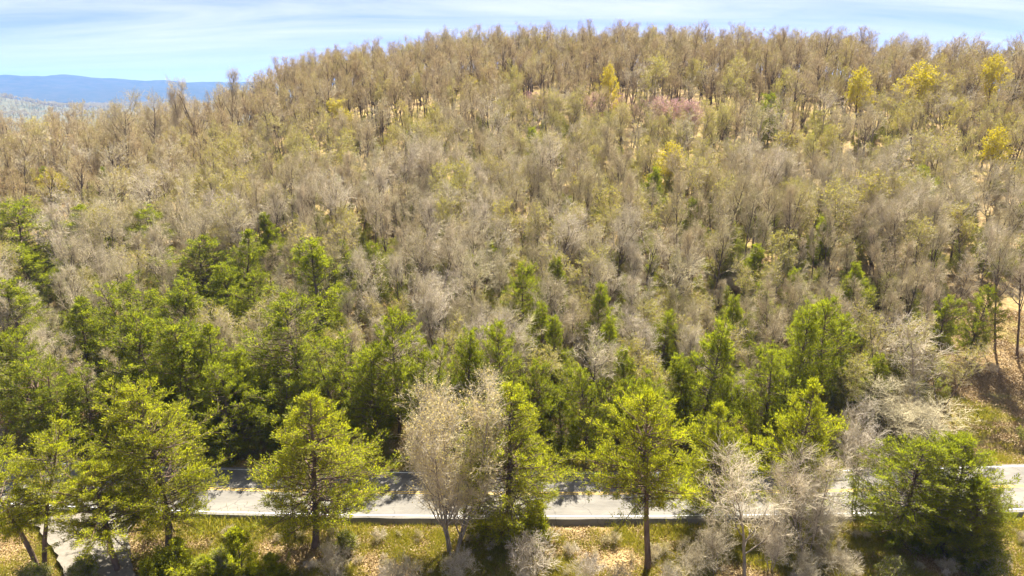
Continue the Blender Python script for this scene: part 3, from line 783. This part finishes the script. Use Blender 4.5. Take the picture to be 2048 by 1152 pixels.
# ------------------------------------------------------------------ yellow and pink trees on the slope
for u, v, w, h, lab in [
    (1845, 120, 85, 12, "brightest yellow flowering tree high on the right slope below the skyline"),
    (1725, 130, 60, 11, "yellow flowering tree left of the brightest yellow one below the skyline"),
    (2000, 250, 65, 10, "yellow flowering tree at the right edge, upper slope"),
    (1995, 105, 60, 11, "yellow flowering tree at the top right corner of the wood"),
    (1920, 290, 60, 9, None), (1480, 100, 55, 11, None), (1300, 105, 70, 11, None), (1380, 110, 50, 10, None), (1345, 280, 70, 9, "yellow flowering tree above the middle, under the pink blossom"),
    (1220, 125, 40, 11, "narrow yellow-green tree just below the centre of the skyline"), (1130, 245, 60, 9, None), (1210, 215, 50, 9, None), (670, 195, 60, 10, "yellow flowering tree on the left shoulder of the hill"),
    (690, 250, 45, 9, None), (450, 200, 80, 10, "yellow-green tree where the hill drops to the far valley"), (570, 215, 70, 10, None), (100, 335, 60, 8, "small yellow tree low on the left slope"), (770, 245, 45, 9, None),
    (1640, 215, 45, 9, None), (1790, 215, 40, 9, None), (1060, 255, 45, 9, None), (1900, 130, 60, 11, None), (500, 235, 60, 9, None), (1560, 130, 50, 10, None), (860, 200, 50, 10, None)]:
    h += 3.5 if v < 140 else 1.0
    x, y = at(u, v, h); z = gz(x, y); pr = blossom[int(rng.rand() * 2)] if lab else budding[int(rng.rand() * 2)]
    k = min(max(w / 1400.0 * depth(x, y, z + h) / 2 / (pr['H'] * .36) * 1.5, .75), 1.7); keep(x, y, 2.5); open_view(x, y, (3, 6.5), 2.4)
    stand("flowering_tree" if lab else "budding_tree", pr, x, y, h, k, rng.rand() * TAU, lab or "yellow-green budding tree scattered among brown trees on the upper slope", "tree",
          None if lab else "yellow-green trees on the upper slope")
for u, v, h in [(1325, 186, 8.5), (1350, 189, 8.5), (1372, 192, 8), (1395, 196, 8), (1190, 176, 8), (1222, 180, 7), (1075, 176, 8), (1282, 190, 7)]:
    x, y = at(u, v, h); keep(x, y, 2.5); open_view(x, y, (3.5, 7, 11), 2.4)
    stand("redbud_tree", redbud[0], x, y, h, None, rng.rand() * TAU, "pink blossoming redbud half hidden behind grey trunks on the upper slope", "tree", "pink redbuds on the upper slope")

# ------------------------------------------------------------------ tall trees that stand out against the sky and the far valley
for u, vt, h, k, tl, w, lab in [(405, 138, 19, 0, -0.22, .95, "tall leafless tree leaning left against the far blue ridge"), (455, 128, 19, 2, 0.05, .9, "tall upright leafless tree right of the leaning one against the far ridge"),
                                (235, 172, 15, 1, -0.03, 1., "leafless tree with spreading top against the far valley, leftmost of three"), (285, 172, 14, 0, 0.04, .9, "leafless tree against the far valley, middle of three"),
                                (350, 168, 14, 2, 0.0, .7, "thin leafless tree against the far valley, rightmost of three"), (1780, 78, 17, 1, 0.0, 1.35, "domed dark leafless tree standing proud of the right skyline"),
                                (1915, 78, 17, 0, 0.0, 1.1, "open-branched leafless tree on the skyline near the right edge")]:
    az_ = math.degrees(math.atan2((u - 1024) / 1400.0, 1.0 * math.cos(R(PITCH)) + 0.28 * math.sin(R(PITCH))))
    rD = float(np.interp(az_, _fa, _fd)) - (30 if u < 600 else 12)
    x, y = rD * math.sin(R(az_)), rD * math.cos(R(az_)); z = gz(x, y)
    a = (vt - 576) / 1400.0; c, s = math.cos(R(PITCH)), math.sin(R(PITCH))
    hh = min(max(CAM_Z + (-s - a * c) / (c - a * s) * y - z, 8), 26); keep(x, y, 2.5)
    stand("bare_tree", tan[k], x, y, hh, hh / 14.0 * w, rng.rand() * TAU, lab, "tree", None, (0, tl))

for u, v, h, k, lab in [(1990, 702, 14, 2, "slender grey trunk standing in the sunlit clearing near the right edge"), (2034, 716, 13, 0, "grey-trunked tree in the clearing, cut by the right edge"), (1945, 668, 13, 2, "slender bare tree at the upper edge of the sunlit clearing")]:
    x, y = at(u, v); keep(x, y, 1.5)
    stand("bare_tree", pale[k], x, y, h, .8, rng.rand() * TAU, lab)
# ------------------------------------------------------------------ the wood on the hill
def in_clearing(x, y):
    return (x > 38.5 + (y - 56) * 0.53) & (x < 70) & (y > 50) & (y < 82)
cells = {}
def free(x, y, r):
    cx, cy_ = int(x // 4), int(y // 4)
    for i in (-1, 0, 1):
        for j in (-1, 0, 1):
            for (a, b, q) in cells.get((cx + i, cy_ + j), ()):
                if (a - x) ** 2 + (b - y) ** 2 < max(q, r) ** 2: return False
    cells.setdefault((cx, cy_), []).append((x, y, r)); return True
for (a, b, q) in taken: cells.setdefault((int(a // 4), int(b // 4)), []).append((a, b, q))
spots = []
for _ in range(52000):
    a = rng.uniform(-41, 41); u = rng.rand()
    r = math.sqrt(56 ** 2 + u * (290 ** 2 - 56 ** 2))
    x, y = r * math.sin(R(a)), r * math.cos(R(a))
    D = float(np.interp(a, _fa, _fd))
    off = y - float(road_y(x))
    if off < 7.5 or r > D + 32 or in_clearing(np.array(x), np.array(y)): continue
    if free(x, y, 2.4 if r < 75 else (2.9 if r < 120 else 3.25)): spots.append((x, y, r, off))
# trees behind the viewer's side of the road, out of frame, keep the place whole from a step aside
spots.sort(key=lambda s_: s_[2])
print("wood trees", len(spots))
def tree_h(r, off):
    b = 8.0 + 3.1 * min(1, max(0, (off - 8) / 35)) + 3.4 * min(1, max(0, (r - 130) / 90))
    return b * rng.uniform(0.68, 1.22)
SLOPE = ["lower", "middle"]
n_ind = {'bare': 0, 'bud': 0}
rest = []
for x, y, r, off in spots:
    h = tree_h(r, off); p = rng.rand(); low = ("at the slope's foot" if off < 22 else ("on the lower slope" if r < 95 else "on the middle slope")) + (", left third of the photo" if x / y < -.24 else (", right third of the photo" if x / y > .24 else ", middle third of the photo"))
    patch = float(bumps(np.array(x), np.array(y), 45, 21))
    if p < 0.30 and n_ind['bud'] < 200:
        n_ind['bud'] += 1
        pr = budding[int(rng.rand() * 2)] if rng.rand() < .6 else tan[1 + 2 * int(rng.rand() * 2)]
        stand("budding_tree", pr, x, y, h * .92, h / pr['H'] * rng.uniform(.75, 1.0), rng.rand() * TAU,
              "slim olive-budded tree " + low, "tree", "olive-budded trees " + low)
    elif n_ind['bare'] < 300:
        n_ind['bare'] += 1
        if patch > -0.02:
            pr = pale[int(rng.rand() * 4)]; tone = "pale grey"; wf = rng.uniform(.8, 1.1)
        else:
            pr = tan[int(rng.rand() * 4)]; tone = "tan-twigged"; wf = rng.uniform(.75, 1.0)
        stand("bare_tree", pr, x, y, h, h / pr['H'] * wf, rng.rand() * TAU,
              "leafless %s tree %s" % (tone, low), "tree", "leafless %s trees %s" % (tone, low), (rng.normal() * .05, rng.normal() * .05))
    else:
        rest.append((x, y, r, h, patch))
ra_ = np.array(rest)
k = np.zeros(len(ra_), int)
upper = sstep((ra_[:, 2] - 120) / 60)
is_brown = rng.rand(len(ra_)) < 0.12 + 0.68 * upper
k = np.where(is_brown, rng.randint(0, 4, len(ra_)), np.where(ra_[:, 4] > 0, rng.choice([4, 6, 4, 7], len(ra_)), rng.choice([5, 7, 7, 6], len(ra_))))
k = np.where(rng.rand(len(ra_)) < 0.012 + 0.05 * (bumps(ra_[:, 0], ra_[:, 1], 60, 27) > .22), 8, k)
hs = ra_[:, 3] / 14.5
wv = hs * rng.uniform(.75, 1.15, len(hs)); scl = np.stack([wv, wv, hs], -1)
rot = np.stack([rng.normal(size=len(hs)) * .05, rng.normal(size=len(hs)) * .05, rng.rand(len(hs)) * TAU], -1)
scatter("hillside_wood", np.stack([ra_[:, 0], ra_[:, 1], ground(ra_[:, 0], ra_[:, 1])], -1), k, rot, scl, wood_far,
        "mass of leafless brown trees covering the upper hill", "wood")

# far woods in the valley and on the low hill at the left
n = 7000
a = rng.uniform(-46, -14, n); r = np.sqrt(rng.uniform(500 ** 2, 4600 ** 2, n))
x, y = r * np.sin(np.radians(a)), r * np.cos(np.radians(a))
ok = bumps(x, y, 700, 31) > -0.22
x, y, r = x[ok], y[ok], r[ok]; n = len(x)
hs = rng.uniform(.9, 1.3, n)
scatter("far_wood", np.stack([x, y, ground(x, y)], -1), rng.randint(0, 8, n), np.stack([0 * x, 0 * x, rng.rand(n) * TAU], -1), np.stack([hs * 1.8, hs * 1.8, hs], -1), wood_far,
        "hazy far-off wood on the valley floor at the left", "wood")

# ------------------------------------------------------------------ undergrowth, dead leaves, grass
def merge_parts(d, nm):
    g = Geo()
    for part in ('trunk', 'crown'):
        me = d[part]
        V = np.zeros(len(me.vertices) * 3, np.float32); me.vertices.foreach_get("co", V)
        F = np.zeros(len(me.loops), np.int32); me.loops.foreach_get("vertex_index", F)
        mi = np.zeros(len(me.polygons), np.int32); me.polygons.foreach_get("material_index", mi)
        t = np.zeros(len(me.vertices), np.float32); me.attributes["tint"].data.foreach_get("value", t)
        g.add(V.reshape(-1, 3), F.reshape(-1, 4), 0, 0.5, False)
        g.t[-1] = t; g.m[-1] = mi + (0 if part == 'trunk' else 1)
    return g.mesh(nm, list(d['trunk'].materials)[:1] + list(d['crown'].materials))
saplings = [bare_tree(441 + i, h_, 1.1, .15, (8, 5, 4, 4), .010, st, buds=b, bud_len=.12, tw='twig_tan', bk='bark_dark', bud='green_leaf', up=1.2, trunk_r=.04, crown_w=.32) for i, (h_, st, b) in enumerate([(5.0, 1, 2200), (4.0, 2, 2600)])]
shrub_meshes = [merge_parts(s_, "undergrowth") for s_ in shrubs + saplings + [bare_tree(451, 5.5, 1.0, .2, (8, 5, 5, 4), .012, 2, buds=500, bud_len=.12, tw='twig_brown', bk='bark', bud='bud_tan', up=1.6, trunk_r=.05, crown_w=.3)]]
def fan(n, r0, r1, half=42):
    a = np.radians(rng.uniform(-half, half, n)); r = np.sqrt(rng.uniform(r0 ** 2, r1 ** 2, n))
    return r * np.sin(a), r * np.cos(a)
x, y = fan(9500, 31, 170, 42)
off = y - road_y(x)
ok = (np.abs(off) > 4.9) & ~((off < 0) & (np.abs(x + 28) < 5.5))
ok &= ~in_clearing(x, y) | (rng.rand(len(x)) < .03)
ok &= (off > 0) | (rng.rand(len(x)) < .55)
ok &= rng.rand(len(x)) < np.interp(np.hypot(x, y), [0, 90, 140], [1, .9, .22])
x, y, off = x[ok], y[ok], off[ok]; n = len(x)
hs = rng.uniform(.35, 1.1, n) * np.where(off < 0, .42, np.where(off < 9, .45, .95))
cr = np.radians(rng.uniform(-41, 41, 2600)); cd_ = np.interp(np.degrees(cr), _fa, _fd) + rng.uniform(-30, 14, 2600)
x = np.concatenate([x, cd_ * np.sin(cr)]); y = np.concatenate([y, cd_ * np.cos(cr)]); off = np.concatenate([off, np.full(2600, 99.0)])
hs = np.concatenate([hs, rng.uniform(.6, 1.2, 2600)]); n = len(x)
crest = np.concatenate([np.zeros(n - 2600, bool), np.ones(2600, bool)])
scatter("undergrowth", np.stack([x, y, ground(x, y)], -1), np.where(off < 0, rng.randint(0, 3, n), np.where(crest, rng.choice([1, 2, 1, 5, 5], n), rng.choice([0, 1, 2, 3, 4, 3, 4], n))), np.stack([0 * x, 0 * x, rng.rand(n) * TAU], -1), np.stack([hs, hs, hs], -1), shrub_meshes,
        "tangled twiggy undergrowth between the trees and along the verges", "undergrowth")

def leaf_patch(seed, n=260, size=0.9):
    r = np.random.RandomState(seed); g = Geo()
    p = np.stack([r.normal(size=n) * size * .55, r.normal(size=n) * size * .55, r.rand(n) * .10 + .01], -1)
    d = np.stack([r.normal(size=n), r.normal(size=n), r.normal(size=n) * .45], -1)
    g.kites(p, d, r.uniform(.06, .14, n), r.uniform(.05, .10, n), r, 0, r.rand(n))
    return g.mesh("leaf_litter", [M['litter']])
def grass_patch(seed, n=240, size=0.8, h=0.26):
    r = np.random.RandomState(seed); g = Geo()
    p = np.stack([r.normal(size=n) * size * .5, r.normal(size=n) * size * .5, np.zeros(n)], -1)
    d = np.stack([r.normal(size=n) * .5, r.normal(size=n) * .5, np.ones(n)], -1)
    g.kites(p, d, h * r.uniform(.5, 1.4, n), r.uniform(.02, .04, n), r, 0, r.rand(n), 0.3)
    return g.mesh("grass", [M['grass']])
x, y = fan(9500, 31, 95, 43)
off = y - road_y(x)
ok = (np.abs(off) > np.where(rng.rand(len(x)) < .35, 3.75, 4.1)) & ~((off < 0) & (np.abs(x + 28 - (44 - y) * .6) < 2.0) & (rng.rand(len(x)) < .7))
x, y = x[ok], y[ok]; n = len(x); hs = rng.uniform(.7, 1.5, n)
scatter("leaf_litter", np.stack([x, y, ground(x, y)], -1), rng.randint(0, 3, n), np.stack([0 * x, 0 * x, rng.rand(n) * TAU], -1), np.stack([hs, hs, hs * .8], -1),
        [leaf_patch(i) for i in range(3)], "golden brown dead leaves strewn over the ground", "dead leaves")
x, y = fan(11000, 31, 75, 43)
off = y - road_y(x)
ok = (np.abs(off) > np.where(bumps(x, y, 5, 43) > 0.0, 3.6, 4.1)) & ~((off < 0) & (np.abs(x + 28 - (44 - y) * .6) < 1.5)) & ((bumps(x, y, 9, 41) > -0.25) | (np.abs(off) < 6.0) & (rng.rand(len(x)) < .5))
x, y, off = x[ok], y[ok], off[ok]; n = len(x); hs = rng.uniform(.6, 1.4, n) * np.where((off < 0) & (off > -4.3), rng.uniform(1.0, 2.1, n), 1.0)
scatter("grass", np.stack([x, y, ground(x, y)], -1), rng.randint(0, 3, n), np.stack([0 * x, 0 * x, rng.rand(n) * TAU], -1), np.stack([hs, hs, hs], -1),
        [grass_patch(60 + i) for i in range(3)], "olive and straw-coloured grass on the road verges", "grass")

# ------------------------------------------------------------------ small things
def bent_branch(name, pts, r, mat, label):
    g = Geo(); P = np.array([pts], float); k = P.shape[1]
    t = np.linspace(0, k - 1, 24); Q = np.stack([np.interp(t, range(k), P[0, :, i]) for i in range(3)], -1)[None]
    for _ in range(3): Q[:, 1:-1] = (Q[:, :-2] + Q[:, 1:-1] * 2 + Q[:, 2:]) / 4
    g.tubes(Q, np.linspace(r, r * .4, 24)[None], 6, 0)
    return tag(obj(name, g.mesh(name, [M[mat]])), label, "branch")
x, y = at(1745, 935)
bent_branch("arched_branch", [(x + .3, y + 1.2, gz(x, y) - .1), (x - .1, y + 1.3, .9), (x - .15, y + 1.3, 1.8), (x - .3, y + 1.3, 2.4), (x - .65, y + 1.2, 2.3), (x - .6, y + 1.1, 1.5), (x - .45, y + 1.1, 1.2)], .045, 'twig_pale',
            "white arched bare branch hooping over the far edge of the road")
x, y = at(175, 868)
gs = Geo(); rs = np.random.RandomState(2)
uu, vv = np.meshgrid(np.linspace(-1, 1, 7), np.linspace(-1, 1, 7), indexing='ij')
zz = 0.10 + .09 * np.sin(uu * 3 + 1) * np.cos(vv * 4) + rs.rand(7, 7) * .05
i = np.arange(6)[:, None] * 7; j = np.arange(6)[None, :]
gs.add(np.stack([uu * .17, vv * .14, zz], -1), np.stack([i + j, i + 7 + j, i + 8 + j, i + j + 1], -1), 0, .5, False)
so = obj("litter_scrap", gs.mesh("litter_scrap", [M['white']]), None, (x, y, gz(x, y) + .05), .4)
so.modifiers.new("thickness", 'SOLIDIFY').thickness = 0.012
tag(so, "small crumpled white scrap of litter on the dark bank at left", "litter")

# ------------------------------------------------------------------ haze over the distance
HAZE = True
if HAZE:
    g = Geo()
    X0, Z0, Z1 = 9400.0, -75.0, 260.0
    V = np.array([(sx_ * X0, sy_ * X0, z_) for z_ in (Z0, Z1) for sx_, sy_ in ((-1, -1), (1, -1), (1, 1), (-1, 1))])
    g.add(V, [(3, 2, 1, 0), (4, 5, 6, 7), (0, 1, 5, 4), (1, 2, 6, 5), (2, 3, 7, 6), (3, 0, 4, 7)], 0, .5, False)
    hm, hn = new_mat("pale_haze")
    ho = hn.nodes.new("ShaderNodeOutputMaterial"); pv = hn.nodes.new("ShaderNodeVolumePrincipled")
    pv.inputs["Color"].default_value = (0.20, 0.45, 1.0, 1)
    pv.inputs["Density"].default_value = 0.000085
    hn.links.new(pv.outputs[0], ho.inputs["Volume"])
    hz = obj("haze", g.mesh("haze", [hm]))
    tag(hz, "pale blue haze hanging over the valley and far ridges", "haze", None, "stuff")
